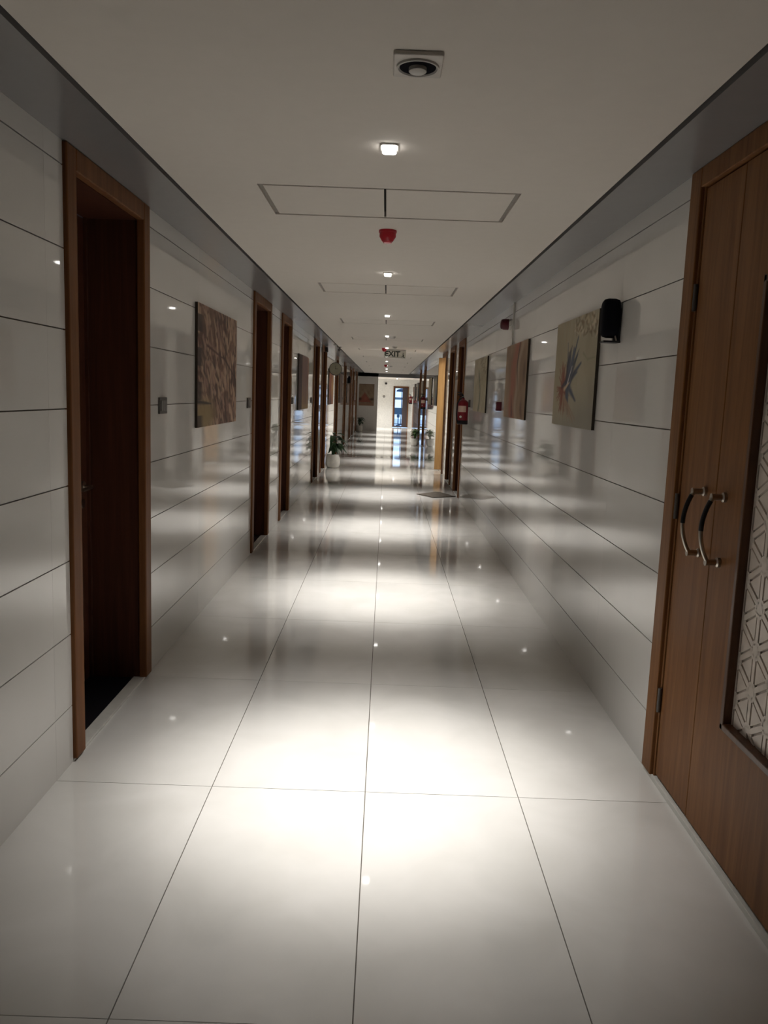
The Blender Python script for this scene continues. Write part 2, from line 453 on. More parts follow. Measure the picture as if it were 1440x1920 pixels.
def addp(poly, x0=fx0, x1=fx1):
    c = clip(poly)
    if c: fr.prism(c, 0, x0, x1)
cols = int((iy1 - iy0) / hx) + 3; rows = int((iz1 - iz0) / S) + 3
for i in range(-1, cols):
    for j in range(-1, rows):
        def nd_(i_, j_): return (iy0 + i_ * hx, iz0 + .02 + (j_ + (.5 if i_ % 2 else 0)) * S)
        off = 0 if i % 2 == 0 else 1
        A, B_ = nd_(i, j), nd_(i, j + 1); Cc = nd_(i + 1, j + off)
        D = nd_(i + 1, j + off + 1) if off == 0 else nd_(i + 1, j + 1)
        T1 = [A, B_, Cc if off == 0 else Cc]
        if off == 1: T1 = [A, B_, nd_(i + 1, j + 1)]
        T2 = [B_, nd_(i + 1, j + (0 if off == 0 else 1)), nd_(i + 1, j + (1 if off == 0 else 2))]
        for T in (T1, T2):
            o1 = T; i1 = shrink(T, .009)
            for q in range(3):          # rib half along each side
                r_ = (q + 1) % 3; addp([o1[q], o1[r_], i1[r_], i1[q]])
            g1 = shrink(T, .0165)
            addp(g1, fx0 + .001, fx1)
            # thin bridges at the corners
            for q in range(3):
                p, c0 = i1[q], g1[q]; 
                n_ = (-(c0[1] - p[1]), c0[0] - p[0]); l_ = math.hypot(*n_) or 1; n_ = (n_[0] / l_ * .006, n_[1] / l_ * .006)
                addp([(p[0] + n_[0], p[1] + n_[1]), (p[0] - n_[0], p[1] - n_[1]), (c0[0] - n_[0], c0[1] - n_[1]), (c0[0] + n_[0], c0[1] + n_[1])])
part('fretwork_panel', fr, M_FROST, wide)['label'] = 'cream carved panel of triangles'
for hy_, par in ((YM + .092, e), (YM - .082, wide)):
    pts = []
    zt_, zb_ = 1.238, 1.012
    hd = empty('bow_handle'); hd.parent = par
    def bow(u):   # u 0 top .. 1 bottom
        z = zt_ + (zb_ - zt_) * u; b2 = math.sin(math.pi * min(1, (u * 1.0)) ) ** .75 if 0 < u < 1 else 0
        return (xl0 - .040 - .034 * b2, hy_ + .0 * u, z)
    part('black_grip', MB().tube([bow(u) for u in np.linspace(.06, .52, 10)], .0085, 10), M_BLACK, hd, True)
    part('chrome_grip', MB().tube([bow(u) for u in np.linspace(.52, .97, 9)], [.0075] * 9, 10), M_CHROME, hd, True)
    part('chrome_grip', MB().tube([bow(u) for u in (0, .03, .06)], .0085, 10), M_CHROME, hd, True)
    for z in (zt_, zb_):
        part('standoff', MB().lathe([(.017, 0), (.017, -.010), (.011, -.014), (.011, -.046), (.013, -.050)], 16, (xl0, hy_, z), 0), M_CHROME, hd, True)
for z in (.35, 1.15, 1.95):
    part('hinge', MB().lathe([(.008, -.05), (.008, .05)], 10, (XR - .006, Yb - .122, z)), M_STEEL, e, True)
tag(e, kind='structure')

# ------------------------------------------------------------------ end of corridor
tag(part('wall_end', Bx(-1.5, -.35, Y1, Y1 + .22, 0, H + .1), M_GREYW), kind='structure', label='grey painted end wall closing the left half of the corridor')
tag(part('trim_3', Bx(-1.2, 1.5, Y1, Y1 + .25, HP, H + .03).box(-.36, 1.2, Y1 - .06, Y1, H - .05, H), M_STRIP), kind='structure', label='grey bulkhead across the corridor end')
tag(part('ceiling_passage', Bx(-4, 1.5, Y1 + .25, YF, HP, HP + .05), M_CEIL), kind='structure', label='lower ceiling of the passage beyond the end wall')
fw = MB()
GX0, GX1, GZ1 = .345, 1.085, 1.965
fw.box(-4, GX0, YF, YF + .1, 0, HP + .3); fw.box(GX1, 1.6, YF, YF + .1, 0, HP + .3); fw.box(GX0, GX1, YF, YF + .1, GZ1, HP + .3)
tag(part('wall_far', fw, M_WHITEW), kind='structure', label='bright white wall at the far end of the passage')
pw = MB().box(-4.05, -4, Y1, YF + .1, 0, HP + .3); pw.box(-4, -1.5, Y1, Y1 + .1, 0, HP + .3); pw.box(-4, XL, Y1, YF, -.1, 0)
tag(part('wall_passage', pw, M_WHITEW), kind='structure', label='white side passage behind the grey end wall')
e = tag(empty('door_%d' % (nd + 1), (0, YF, 0)), 'wood-framed glass door full of blue daylight at the far end', 'door', kind='structure')
part('door_frame', Bx(GX0, GX0 + .055, -.03, .06, .02, GZ1).box(GX1 - .055, GX1, -.03, .06, .02, GZ1).box(GX0, GX1, -.03, .06, GZ1 - .055, GZ1), M_CASE, e)
part('leaf_stile', Bx(GX0 + .055, GX0 + .10, 0, .04, .02, GZ1 - .055).box(.79, GX1 - .055, 0, .04, .02, GZ1 - .055).box(GX0 + .10, .79, 0, .04, 1.87, GZ1 - .055).box(GX0 + .10, .79, 0, .04, .02, .08), plain('brown_grey_stile', (.07, .05, .055), .5), e)
part('glass_pane', Bx(GX0 + .10, .79, .015, .022, .08, 1.87), M_GLASS, e)
# outside, beyond the glass door
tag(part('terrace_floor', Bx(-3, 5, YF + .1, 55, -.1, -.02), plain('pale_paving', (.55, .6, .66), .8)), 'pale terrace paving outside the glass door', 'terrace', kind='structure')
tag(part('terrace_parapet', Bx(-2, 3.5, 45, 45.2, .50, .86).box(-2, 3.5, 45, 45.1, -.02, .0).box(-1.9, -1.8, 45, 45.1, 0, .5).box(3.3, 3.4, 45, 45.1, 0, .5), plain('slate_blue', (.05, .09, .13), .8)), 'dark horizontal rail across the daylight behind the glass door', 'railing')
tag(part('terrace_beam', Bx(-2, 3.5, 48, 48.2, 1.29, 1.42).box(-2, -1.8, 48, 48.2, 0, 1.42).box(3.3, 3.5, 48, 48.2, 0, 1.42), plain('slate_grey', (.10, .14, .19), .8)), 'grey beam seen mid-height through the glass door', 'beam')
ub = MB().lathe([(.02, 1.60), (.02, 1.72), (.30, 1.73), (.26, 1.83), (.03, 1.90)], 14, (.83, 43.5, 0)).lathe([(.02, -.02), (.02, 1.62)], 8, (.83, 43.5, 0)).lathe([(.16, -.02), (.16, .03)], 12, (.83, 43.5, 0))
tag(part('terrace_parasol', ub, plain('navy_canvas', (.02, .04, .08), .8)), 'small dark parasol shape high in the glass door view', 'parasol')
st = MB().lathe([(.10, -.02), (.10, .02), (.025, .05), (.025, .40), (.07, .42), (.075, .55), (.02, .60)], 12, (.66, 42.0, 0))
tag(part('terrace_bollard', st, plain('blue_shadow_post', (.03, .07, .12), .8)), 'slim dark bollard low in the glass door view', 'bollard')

# ------------------------------------------------------------------ downlights
def spot(parent, z, watts, ang, name='downlight_beam'):
    ld = bpy.data.lights.new(name, 'SPOT'); ld.energy = watts; ld.color = LIGHT_COL
    ld.spot_size = math.radians(ang); ld.spot_blend = 1.0; ld.shadow_soft_size = .03
    o = bpy.data.objects.new(name, ld); C.objects.link(o); o.parent = parent; o.location = (0, 0, z)
    return o
def rounded(w, h, r, n=5):
    pts = []
    for cx, cy, a0 in ((w - r, h - r, 0), (-w + r, h - r, 90), (-w + r, -h + r, 180), (w - r, -h + r, 270)):
        for k in range(n + 1):
            a = math.radians(a0 + 90 * k / n); pts.append((cx + r * math.cos(a), cy + r * math.sin(a)))
    return pts
def passage_lamp(e):
    for c in e.children:
        if c.type == 'LIGHT':
            c.data = c.data.copy(); c.data.energy = 150; c.data.spot_size = math.radians(140)
lamp_y = [3.10, 6.2, 9.38, 12.58, 15.75, 18.9, 22.0, 25.2, 28.35, 31.5]
first = None
for k, ly in enumerate(lamp_y ):
    if first is None:
        e = first = empty('downlight', (.004, ly, H))
        part('trim_ring', MB().prism(rounded(.032, .042, .014), 2, -.006, 0), M_WPLA, e)
        lens = MB().prism(rounded(.026, .036, .013), 2, -.020, -.006)
        part('lens', lens, M_LENS, e, smooth=False, bevel=.005)
        spot(e, -.035, LAMP_CORE, 50); spot(e, -.036, LAMP_FLOOD, 74, 'downlight_skirt')
    else:
        e = copy_tree(first); e.location = (.004 - .0012 * k, ly, H)
    lab = ('small square glowing downlight, %s in the ceiling row from the viewer' % ordn[k]) if k < 10 else 'small square glowing downlight in the ceiling directly above the viewer'
    if k == 0: lab = 'brightest small square downlight, nearest in the ceiling row, before the first hatch'
    tag(e, lab, 'downlight', 'downlights along the ceiling centre line')
e = copy_tree(first); e.location = (.47, 37.0, HP); passage_lamp(e)
tag(e, 'small downlight in the low ceiling before the glass door', 'downlight', 'downlights beyond the end wall')
e = copy_tree(first); e.location = (-.9, 37.2, HP); passage_lamp(e)
tag(e, 'downlight in the side passage hidden behind the end wall', 'downlight', 'downlights beyond the end wall')

# ------------------------------------------------------------------ ceiling fittings
e = tag(empty('ceiling_fitting', (.078, 2.34, H)), 'square-framed round white fitting with dark slots, nearest on the ceiling', 'ceiling fitting')
part('square_frame', MB().prism(rounded(.066, .078, .008), 2, -.012, 0), plain('grey_frame', (.60, .56, .51), .5), e, bevel=.003)
part('round_bezel', MB().lathe([(.058, -.012), (.057, -.017), (.053, -.018), (.050, -.0135), (.0, -.0135)], 32), M_WPLA, e, True)
part('dark_recess', MB().lathe([(.0495, -.0137), (.049, -.0145), (.0, -.0145)], 32), M_BLACKG, e, True)
part('centre_drum', MB().lathe([(.024, -.0145), (.024, -.024), (.020, -.027), (.0, -.027)], 24), M_WPLA, e, True)
snd = None
for (x, y, lab) in ((.0, 4.62, 'red cone-shaped fire sounder on the ceiling just past the first hatch'),
                    (-.05, 15.95, 'small red ceiling sounder just left of the hanging EXIT sign'),
                    (-.03, 24.7, 'tiny red ceiling sounder farthest down the corridor')):
    if snd is None:
        e = snd = empty('fire_sounder', (x, y, H))
        part('base', MB().lathe([(.049, 0), (.049, -.012), (.046, -.014)], 28), M_REDS, e, True)
        part('body', MB().lathe([(.045, -.014), (.045, -.034), (.030, -.058), (.027, -.060)], 28), M_REDS, e, True)
        part('lens', MB().lathe([(.026, -.060), (.024, -.066), (.010, -.069)], 20), M_REDL, e, True)
    else:
        e = copy_tree(snd); e.location = (x, y, H)
    tag(e, lab, 'fire sounder', 'red fire sounders on the ceiling')
for (x, y, lab) in ((.08, 12.75, 'flat white smoke detector beside the fourth downlight'), (.14, 15.4, 'flat white smoke detector above the EXIT sign'), (.13, 25.6, 'small pale smoke detector far down the ceiling')):
    e = tag(empty('smoke_detector', (x, y, H)), lab, 'smoke detector', 'pale smoke detectors on the ceiling')
    part('base', MB().lathe([(.052, 0), (.052, -.012)], 24), M_WPLA, e, True)
    part('chamber', MB().lathe([(.046, -.012), (.040, -.030), (.020, -.036)], 24), M_WPLA, e, True)

# EXIT sign
def text_part(txt, size, loc, rot, mat, parent, ext=.002, name='lettering'):
    cu = bpy.data.curves.new(name, 'FONT'); cu.body = txt; cu.size = size; cu.extrude = ext; cu.align_x = 'CENTER'; cu.align_y = 'CENTER'
    cu.offset = .004
    o = bpy.data.objects.new(name, cu); C.objects.link(o)
    dg = bpy.context.evaluated_depsgraph_get(); me = bpy.data.meshes.new_from_object(o.evaluated_get(dg))
    bpy.data.objects.remove(o); me.materials.append(mat)
    o = link(name, me, parent, loc, rot); return o
e = tag(empty('exit_sign', (.15, 16.3, H)), 'hanging translucent EXIT sign with dark letters and running figure', 'exit sign')
part('sign_plate', Bx(-.205, .225, -.004, .004, -.165, -.025), M_ACRY, e)
part('sign_rail', Bx(-.205, .225, -.014, .014, -.025, 0), M_WPLA, e, bevel=.003)
text_part('EXIT', .145, (-.04, -.008, -.092), (math.pi / 2, 0, 0), plain('sign_black_green', (.01, .022, .012), .5), e)
# running figure + arrow, flat raised pictogram
pg = MB()
def poly2(pts, ox, oz, k=1):
    pg.prism([(ox + p[0] * k, oz + p[1] * k) for p in pts], 1, -.009, -.005)
poly2([(0, 0), (.014, .012), (.030, -.020), (.016, -.028)], .160, -.095)
poly2([(0, 0), (.012, .004), (.024, -.030), (.036, -.036), (.034, -.046), (.014, -.040)], .170, -.115)
poly2([(0, 0), (-.010, -.022), (-.026, -.022), (-.026, -.031), (-.004, -.031), (.010, -.004)], .166, -.112)
pg.lathe([(.009, -.009), (.009, -.005)], 12, (.172, 0, -.070), 1)
part('running_figure', pg, plain('sign_black_green', (.01, .022, .012), .5), e)

# ------------------------------------------------------------------ wall-mounted objects
def paint_canvas(name, label, side, a, b_, z0, z1, fn, seed=1, dep=.018, end=False, cat='painting', group='canvas paintings on the corridor walls'):
    """u runs left to right as seen by a viewer in the corridor facing the picture, v up"""
    N = 110
    rs = np.random.RandomState(seed)
    u, v = np.meshgrid(np.linspace(0, 1, N), np.linspace(0, 1, N))
    col = np.clip(fn(u, v, rs), 0, 1)
    wd, ht = b_ - a, z1 - z0
    vs = [((uu - .5) * wd, 0, vv * ht) for uu, vv in zip(u.ravel(), v.ravel())]
    fs = [(j * N + i, j * N + i + 1, (j + 1) * N + i + 1, (j + 1) * N + i) for j in range(N - 1) for i in range(N - 1)]
    me = bpy.data.meshes.new('canvas'); me.from_pydata(vs, [], fs); me.materials.append(M_PAINT)
    at = me.color_attributes.new('paint', 'FLOAT_COLOR', 'POINT')
    buf = np.ones((N * N, 4), np.float32); buf[:, :3] = col.reshape(-1, 3); at.data.foreach_set('color', buf.ravel())
    if end: loc, rz = ((a + b_) / 2, Y1 - dep, z0), 0
    elif side == 'left': loc, rz = (XL + dep, (a + b_) / 2, z0), math.pi / 2
    else: loc, rz = (XR - dep, (a + b_) / 2, z0), -math.pi / 2
    e = tag(empty(name, loc, rz), label, cat, group)
    link('canvas', me, e)
    part('stretcher_edge', Bx(-wd / 2, wd / 2, .0008, dep - .001, 0, ht), M_EDGE, e)
    return e
def fbm(u, v, rs, f=4, oc=4):
    out = np.zeros_like(u)
    for o_ in range(oc):
        a = rs.rand(4) * 6.28; k = f * 2 ** o_
        out += (np.sin(k * (u + .3 * np.sin(v * 3 + a[0])) * 2 + a[1]) * np.sin(k * (v + .3 * np.sin(u * 4 + a[2])) * 2 + a[3])) / 1.7 ** o_
    return out / 2
def mixc(a, b_, t): t = np.clip(t, 0, 1)[..., None]; return np.array(a) * (1 - t) + np.array(b_) * t
def seg(u, v, p, q, w):
    px, py = u - p[0], v - p[1]; dx, dy = q[0] - p[0], q[1] - p[1]; L2 = dx * dx + dy * dy
    t = np.clip((px * dx + py * dy) / L2, 0, 1); d = np.hypot(px - t * dx, py - t * dy)
    return np.clip(1.3 - d / (w * (1 - .8 * t) + .004), 0, 1)
def p_strokes(u, v, rs):
    c = mixc((.20, .115, .075), (.10, .045, .030), .5 + fbm(u, v, rs, 4))
    for i in range(520):
        x, y = rs.rand(2) * 1.1 - .05; l = .06 + .07 * rs.rand(); a = 2.05 + .30 * rs.randn() - .5 * (x - .5)
        dx, dy = math.cos(a) * l * .8, math.sin(a) * l
        tone = [(.46, .31, .21), (.050, .018, .012), (.36, .22, .15), (.10, .035, .022), (.40, .27, .18), (.045, .02, .015), (.28, .17, .13)][i % 7]
        c = mixc(c, tone, seg(u, v, (x, y), (x + dx, y + dy), .020 if i % 7 not in (1, 5) else .012) * .9)
    c = mixc(c, (.27, .19, .085), np.clip(1.6 - np.hypot((u - .16) / .20, (v - .10) / .12), 0, 1) * .95)
    c = mixc(c, (.02, .008, .006), np.clip(1.5 - np.abs(u - .03) / .07, 0, 1) * (np.sin(v * 23 + 1) > -.1) * .85)
    c = mixc(c, (.02, .010, .008), seg(u, v, (.0, .21), (.30, .19), .020)); c = mixc(c, (.04, .012, .01), seg(u, v, (.6, .62), (.98, .42), .012))
    return mixc(c, (.07, .02, .015), seg(u, v, (.2, .68), (.7, .58), .012))
def p_spiky(u, v, rs):
    c = mixc((.33, .28, .185), (.40, .355, .255), .5 + fbm(u, v * .4, rs, 3)); c = mixc(c, (.25, .235, .20), np.clip((.28 - v) * 3 + (u - .3), 0, 1) * .7)
    for i in range(26):
        x = .05 + .4 * rs.rand(); c = mixc(c, (.36, .29, .18), seg(u, v, (x, .55), (x + .1 * rs.randn(), 1.0), .004) * .5)
    for i in range(90):      # rust brown burst left
        a = rs.rand() * 6.28; l = .08 + .16 * rs.rand(); c = mixc(c, (.21, .060, .032), seg(u, v, (.27, .36), (.27 + math.cos(a) * l * .8, .36 + math.sin(a) * l * 1.15), .013) * .8)
    for p, q, w_ in (((.36, .36), (.58, .82), .035), ((.38, .4), (.50, .72), .05), ((.36, .38), (.42, .66), .03), ((.40, .42), (.68, .58), .045), ((.42, .44), (.60, .50), .03),
                     ((.42, .36), (.60, .24), .04), ((.38, .34), (.42, .12), .04), ((.36, .34), (.36, .2), .03)):
        c = mixc(c, (.060, .075, .115), seg(u, v, p, q, w_))
    for i in range(26):
        a = 1.15 + .32 * rs.randn(); l = .16 + .28 * rs.rand(); c = mixc(c, [(.045, .055, .085), (.09, .11, .16), (.03, .03, .045)][i % 3], seg(u, v, (.36 + .04 * rs.randn(), .37), (.36 + math.cos(a) * l * .9, .37 + math.sin(a) * l), .018) * .9)
    c = mixc(c, (.62, .60, .58), seg(u, v, (.36, .38), (.47, .56), .008)); c = mixc(c, (.55, .42, .27), seg(u, v, (.3, .35), (.42, .41), .02))
    for i in range(16):
        x = .15 + .3 * rs.rand(); c = mixc(c, (.30, .20, .13), seg(u, v, (.28, .3), (x * 1.4, .02 + .1 * rs.rand()), .007) * .7)
    for i in range(60):
        x, y = .5 + .5 * rs.rand(), .80 + .2 * rs.rand() ** .8; a = rs.rand() * 6
        tone = [(.17, .12, .06), (.60, .52, .38), (.22, .15, .08), (.50, .42, .28)][i % 4]
        c = mixc(c, tone, seg(u, v, (x, y), (x + .05 * math.cos(a), y + .05 * math.sin(a)), .014) * .8)
    c = mixc(c, (.30, .28, .18), seg(u, v, (.72, .66), (.82, .60), .012)); c = mixc(c, (.30, .28, .18), seg(u, v, (.82, .60), (.99, .61), .010))
    return c
def p_abstract(u, v, rs):
    w_ = u + .10 * np.sin(v * 3.4 + .6) + .03 * np.sin(v * 11)
    c = mixc((.24, .15, .09), (.36, .25, .16), .5 + fbm(u, v * .5, rs, 3)); c = mixc(c, (.34, .115, .070), np.clip(1.3 - np.abs(w_ - .47) / .15, 0, 1) * .9)
    c = mixc(c, (.40, .30, .21), np.clip(1.3 - np.abs(w_ - .68) / .07, 0, 1) * .8); c = mixc(c, (.06, .025, .015), np.clip(1.2 - np.abs(w_ - .60 + .25 * (v - .8)) / .03, 0, 1) * np.clip((v - .3) * 3, 0, 1) * .9)
    c = mixc(c, (.12, .06, .03), np.clip(1.2 - np.abs(w_ - .95) / .07, 0, 1) * (np.sin(v * 13) * .5 + .5)); c = mixc(c, (.34, .24, .17), np.clip(1.2 - np.abs(w_ - .30) / .05, 0, 1) * np.clip(.6 - v, 0, 1))
    return mixc(c, (.08, .03, .02), seg(u, v, (.42, .05), (.36, .30), .05) * .8)
def p_tree(u, v, rs):
    c = mixc((.33, .28, .18), (.42, .37, .26), .5 + fbm(u, v, rs, 3))
    c = mixc(c, (.09, .11, .07), np.clip(1.3 - np.abs(u - .45 - .10 * np.sin(v * 5)) / .06, 0, 1) * np.clip((.85 - v) * 5, 0, 1) * .85)
    for i in range(34):
        x, y = .45 + .5 * rs.rand(), .55 + .45 * rs.rand(); c = mixc(c, (.20, .15, .09), seg(u, v, (x, y), (x + .1 * rs.randn(), y + .12 * rs.rand()), .012) * .7)
    for i in range(12): c = mixc(c, (.30, .24, .15), seg(u, v, (.45, .5), (.45 + .4 * rs.randn(), .9 * rs.rand()), .010) * .6)
    return c
def p_purple(u, v, rs):
    c = mixc((.035, .015, .018), (.05, .02, .02), fbm(u, v, rs)); c = mixc(c, (.20, .115, .105), (u - .30) * 20)
    c = mixc(c, (.36, .25, .10), np.clip(.75 - v * 1.5 + fbm(u * 3, v * .3, rs, 6) * .35, 0, 1) * ((u > .33) * 1.0)); c = mixc(c, (.33, .15, .09), np.clip((u - .8) * 6, 0, 1) * np.clip(v, 0, 1) * .8)
    for i in range(18): x = .36 + .6 * rs.rand(); c = mixc(c, (.16, .09, .08), seg(u, v, (x, .1), (x, 1), .012) * .4)
    return c
def p_fire(u, v, rs):
    c = mixc((.20, .045, .025), (.34, .14, .07), .5 + fbm(u, v, rs, 3)); c = mixc(c, (.48, .30, .12), np.clip(1.2 - np.hypot((u - .75) / .3, (v - .5) / .35), 0, 1)); return mixc(c, (.05, .02, .02), np.clip(1.3 - np.hypot((u - .3) / .3, v / .3), 0, 1))
def p_dark(u, v, rs): return mixc((.07, .04, .025), (.19, .11, .07), .5 + fbm(u, v, rs, 4))
def p_blue(u, v, rs):
    c = mixc((.22, .21, .18), (.40, .36, .27), .5 + fbm(u, v, rs, 3)); c = mixc(c, (.05, .08, .14), np.clip(1.3 - np.abs(u - .72 - .1 * v) / .22, 0, 1) * np.clip(1.1 - v, 0, 1)); c = mixc(c, (.42, .32, .18), seg(u, v, (.2, 0), (.75, 1), .08)); return mixc(c, (.05, .06, .08), np.clip((v - .8) * 6, 0, 1) * .6)
def p_tan(u, v, rs):
    c = mixc((.40, .33, .22), (.50, .43, .31), .5 + fbm(u, v, rs, 3)); return mixc(c, (.13, .08, .05), np.clip(1.3 - np.abs(u - .65 - .05 * np.sin(v * 6)) / .09, 0, 1))
def p_hut(u, v, rs):
    c = mixc((.23, .15, .09), (.31, .22, .14), .5 + fbm(u, v, rs, 3)); c = mixc(c, (.34, .26, .17), seg(u, v, (.35, .72), (.85, .28), .05) * .6)
    roof = np.clip(((.66 - v) - np.abs(u - .38) * .95) * 9, 0, 1) * (v > .16); c = mixc(c, (.30, .085, .055), roof * .95)
    c = mixc(c, (.07, .03, .02), np.clip(1.2 - np.hypot((u - .08) / .14, (v - .30) / .09), 0, 1)); c = mixc(c, (.07, .03, .02), np.clip(1.2 - np.hypot((u - .85) / .2, (v - .30) / .07), 0, 1))
    c = mixc(c, (.42, .13, .08), np.clip(1.2 - np.hypot((u - .45) / .12, (v - .33) / .12), 0, 1) * .7); return mixc(c, (.33, .17, .11), np.clip((.16 - v) * 12, 0, 1) * .8)
NM = 'wall_painting'
# on the left wall u runs towards greater y; on the right wall u runs towards smaller y
paint_canvas(NM, 'large brown canvas of short woodlike strokes on the left wall, past the first door', 'left', 5.29, 6.65, 1.285, 2.082, p_strokes, 3)
paint_canvas(NM, 'canvas in near-black, mauve and gold on the left wall past the third door', 'left', 11.35, 12.75, 1.29, 2.06, p_purple, 4)
paint_canvas(NM, 'red and orange canvas on the left wall above the potted lily', 'left', 17.35, 18.75, 1.29, 2.05, p_fire, 5)
paint_canvas(NM, 'dark red-brown canvas on the left wall beyond the sixth door', 'left', 21.3, 22.6, 1.29, 2.05, p_dark, 6)
paint_canvas(NM, 'dark canvas on the left wall below the far black loudspeaker', 'left', 25.2, 26.5, 1.25, 1.84, p_dark, 7)
paint_canvas(NM, 'small-looking brown canvas on the left wall nearest the end wall', 'left', 31.0, 32.3, 1.29, 2.05, p_dark, 8)
paint_canvas(NM, 'pale canvas with blue and rust spiky plant, nearest on the right wall', 'right', 4.56, 5.65, 1.388, 2.052, p_spiky, 9)
paint_canvas(NM, 'brown and red wavy abstract canvas, second on the right wall', 'right', 6.81, 8.0, 1.375, 2.04, p_abstract, 10)
paint_canvas(NM, 'pale tan canvas with dark tree trunk, third on the right wall', 'right', 9.53, 10.85, 1.375, 2.03, p_tree, 11)
paint_canvas(NM, 'blue and tan canvas on the right wall just beyond the open wooden door', 'right', 18.9, 20.3, 1.33, 2.02, p_blue, 12)
paint_canvas(NM, 'tan canvas with one dark trunk on the right wall beyond the blue one', 'right', 21.2, 22.7, 1.33, 2.02, p_tan, 13)
paint_canvas(NM, 'tan canvas on the right wall between the two farthest doors', 'right', 26.2, 27.5, 1.33, 2.02, p_tan, 14)
paint_canvas(NM, 'dark bluish canvas on the right wall beyond the last door', 'right', 30.0, 31.4, 1.36, 2.02, p_blue, 15)
paint_canvas(NM, 'dark brown canvas on the right wall nearest the corridor end', 'right', 33.0, 34.4, 1.36, 2.02, p_dark, 16)
paint_canvas(NM, 'brown canvas with red gabled hut shape on the grey end wall', 'end', -1.14, -.50, 1.06, 1.965, p_hut, 17, end=True)

def speaker(s, Xf, y, z, label, k=1):
    e = tag(empty('wall_speaker', (Xf, y, z)), label, 'loudspeaker')
    # stadium outline in the y-z plane, rounded front
    pts = []
    hw, hh = .062 * k, .115 * k
    rings = []
    for d, sc_ in ((.012, .90), (.030, 1.0), (.062, 1.0), (.082, .90), (.090, .70)):
        ring = []
        for i in range(32):
            a = 2 * math.pi * i / 32; cy = hw * math.cos(a) * sc_; cz = hw * math.sin(a) * sc_ + (hh - hw) * (1 if math.sin(a) >= 0 else -1)
            ring.append((-s * d, cy, cz))
        rings.append(ring)
    mb = MB(); n = 32
    for r in rings: mb.v += r
    for q in range(len(rings) - 1):
        for i in range(n): j = (i + 1) % n; mb.f.append((q * n + i, q * n + j, (q + 1) * n + j, (q + 1) * n + i))
    mb.f.append(tuple(range(n))); mb.f.append(tuple((len(rings) - 1) * n + i for i in range(n)))
    part('speaker_body', mb, M_BLACKG, e, True)
    part('bracket', Bx(0, -s * .085, -.045 * k, .045 * k, -hh - .024, -hh - .014).box(0, -s * .012, -.03 * k, .03 * k, -hh - .02, hh * .5).box(-s * .02, -s * .03, -.012, .012, -hh - .015, -hh + .02), M_BLACK, e, bevel=.002)
    for dy in (-.03, .03):
        part('bracket_arm', MB().tube([(-s * .02, dy, -hh - .016), (-s * .03, dy * .8, -hh + .03)], .005, 8), M_CHROME, e, True)
speaker(1, XR, 4.21, 1.965, 'black pill-shaped loudspeaker on the right wall beside the pale spiky plant painting', .85)
speaker(-1, XL, 25.75, 1.965, 'small black loudspeaker far down the left wall')

def plate(y, z, label, n=3):
    e = tag(empty('switch_plate', (XL, y, z)), label, 'switch plate', 'switch plates beside the left doors')
    part('plate', Bx(0, .010, -.075, .075, -.045, .045), M_STEEL, e, bevel=.003)
    for k in range(n):
        part('rocker', Bx(.010, .014, -.055 + k * .038, -.022 + k * .038, -.028, .028), M_GREYP, e, bevel=.001)
plate(4.515, 1.438, 'dark switch plate on the left wall between first door and brown painting')
plate(7.34, 1.424, 'dark switch plate on the left wall just before the second door')
plate(10.75, 1.42, 'small dark switch plate on the left wall past the third door')
plate(13.45, 1.41, 'small dark switch plate on the left wall before the fourth door')

# fire alarm, call point, cable trunking
e = tag(empty('wall_alarm', (XR, 8.02, 2.255)), 'dark red half-dome fire alarm high on the right wall above the abstract painting', 'fire alarm')
part('alarm_base', MB().lathe([(.055, 0), (.055, -.016)], 24, (0, 0, 0), 0), M_WPLA, e, True)
part('alarm_body', MB().lathe([(.052, -.016), (.052, -.060), (.044, -.085), (.030, -.092)], 24, (0, 0, 0), 0), M_REDW, e, True)
e = tag(empty('cable_trunking', (XR, 7.76, 2.05)), 'thin white cable trunking above the abstract painting', 'cable trunking')
part('trunking_cover', Bx(-.014, 0, -.012, .012, 0, H - 2.05), M_WPLA, e, bevel=.002)
part('junction_box', Bx(-.022, 0, .012, .19, .185, .225), M_WPLA, e, bevel=.002)
e = tag(empty('call_point', (XR, 8.32, 1.468)), 'small dark red fire call point peeking past the abstract painting', 'call point')
part('call_box', Bx(-.052, 0, -.045, .045, -.045, .045), M_REDW, e, bevel=.004)
part('call_window', Bx(-.054, -.052, -.026, .026, -.022, .022), M_WPLA, e)

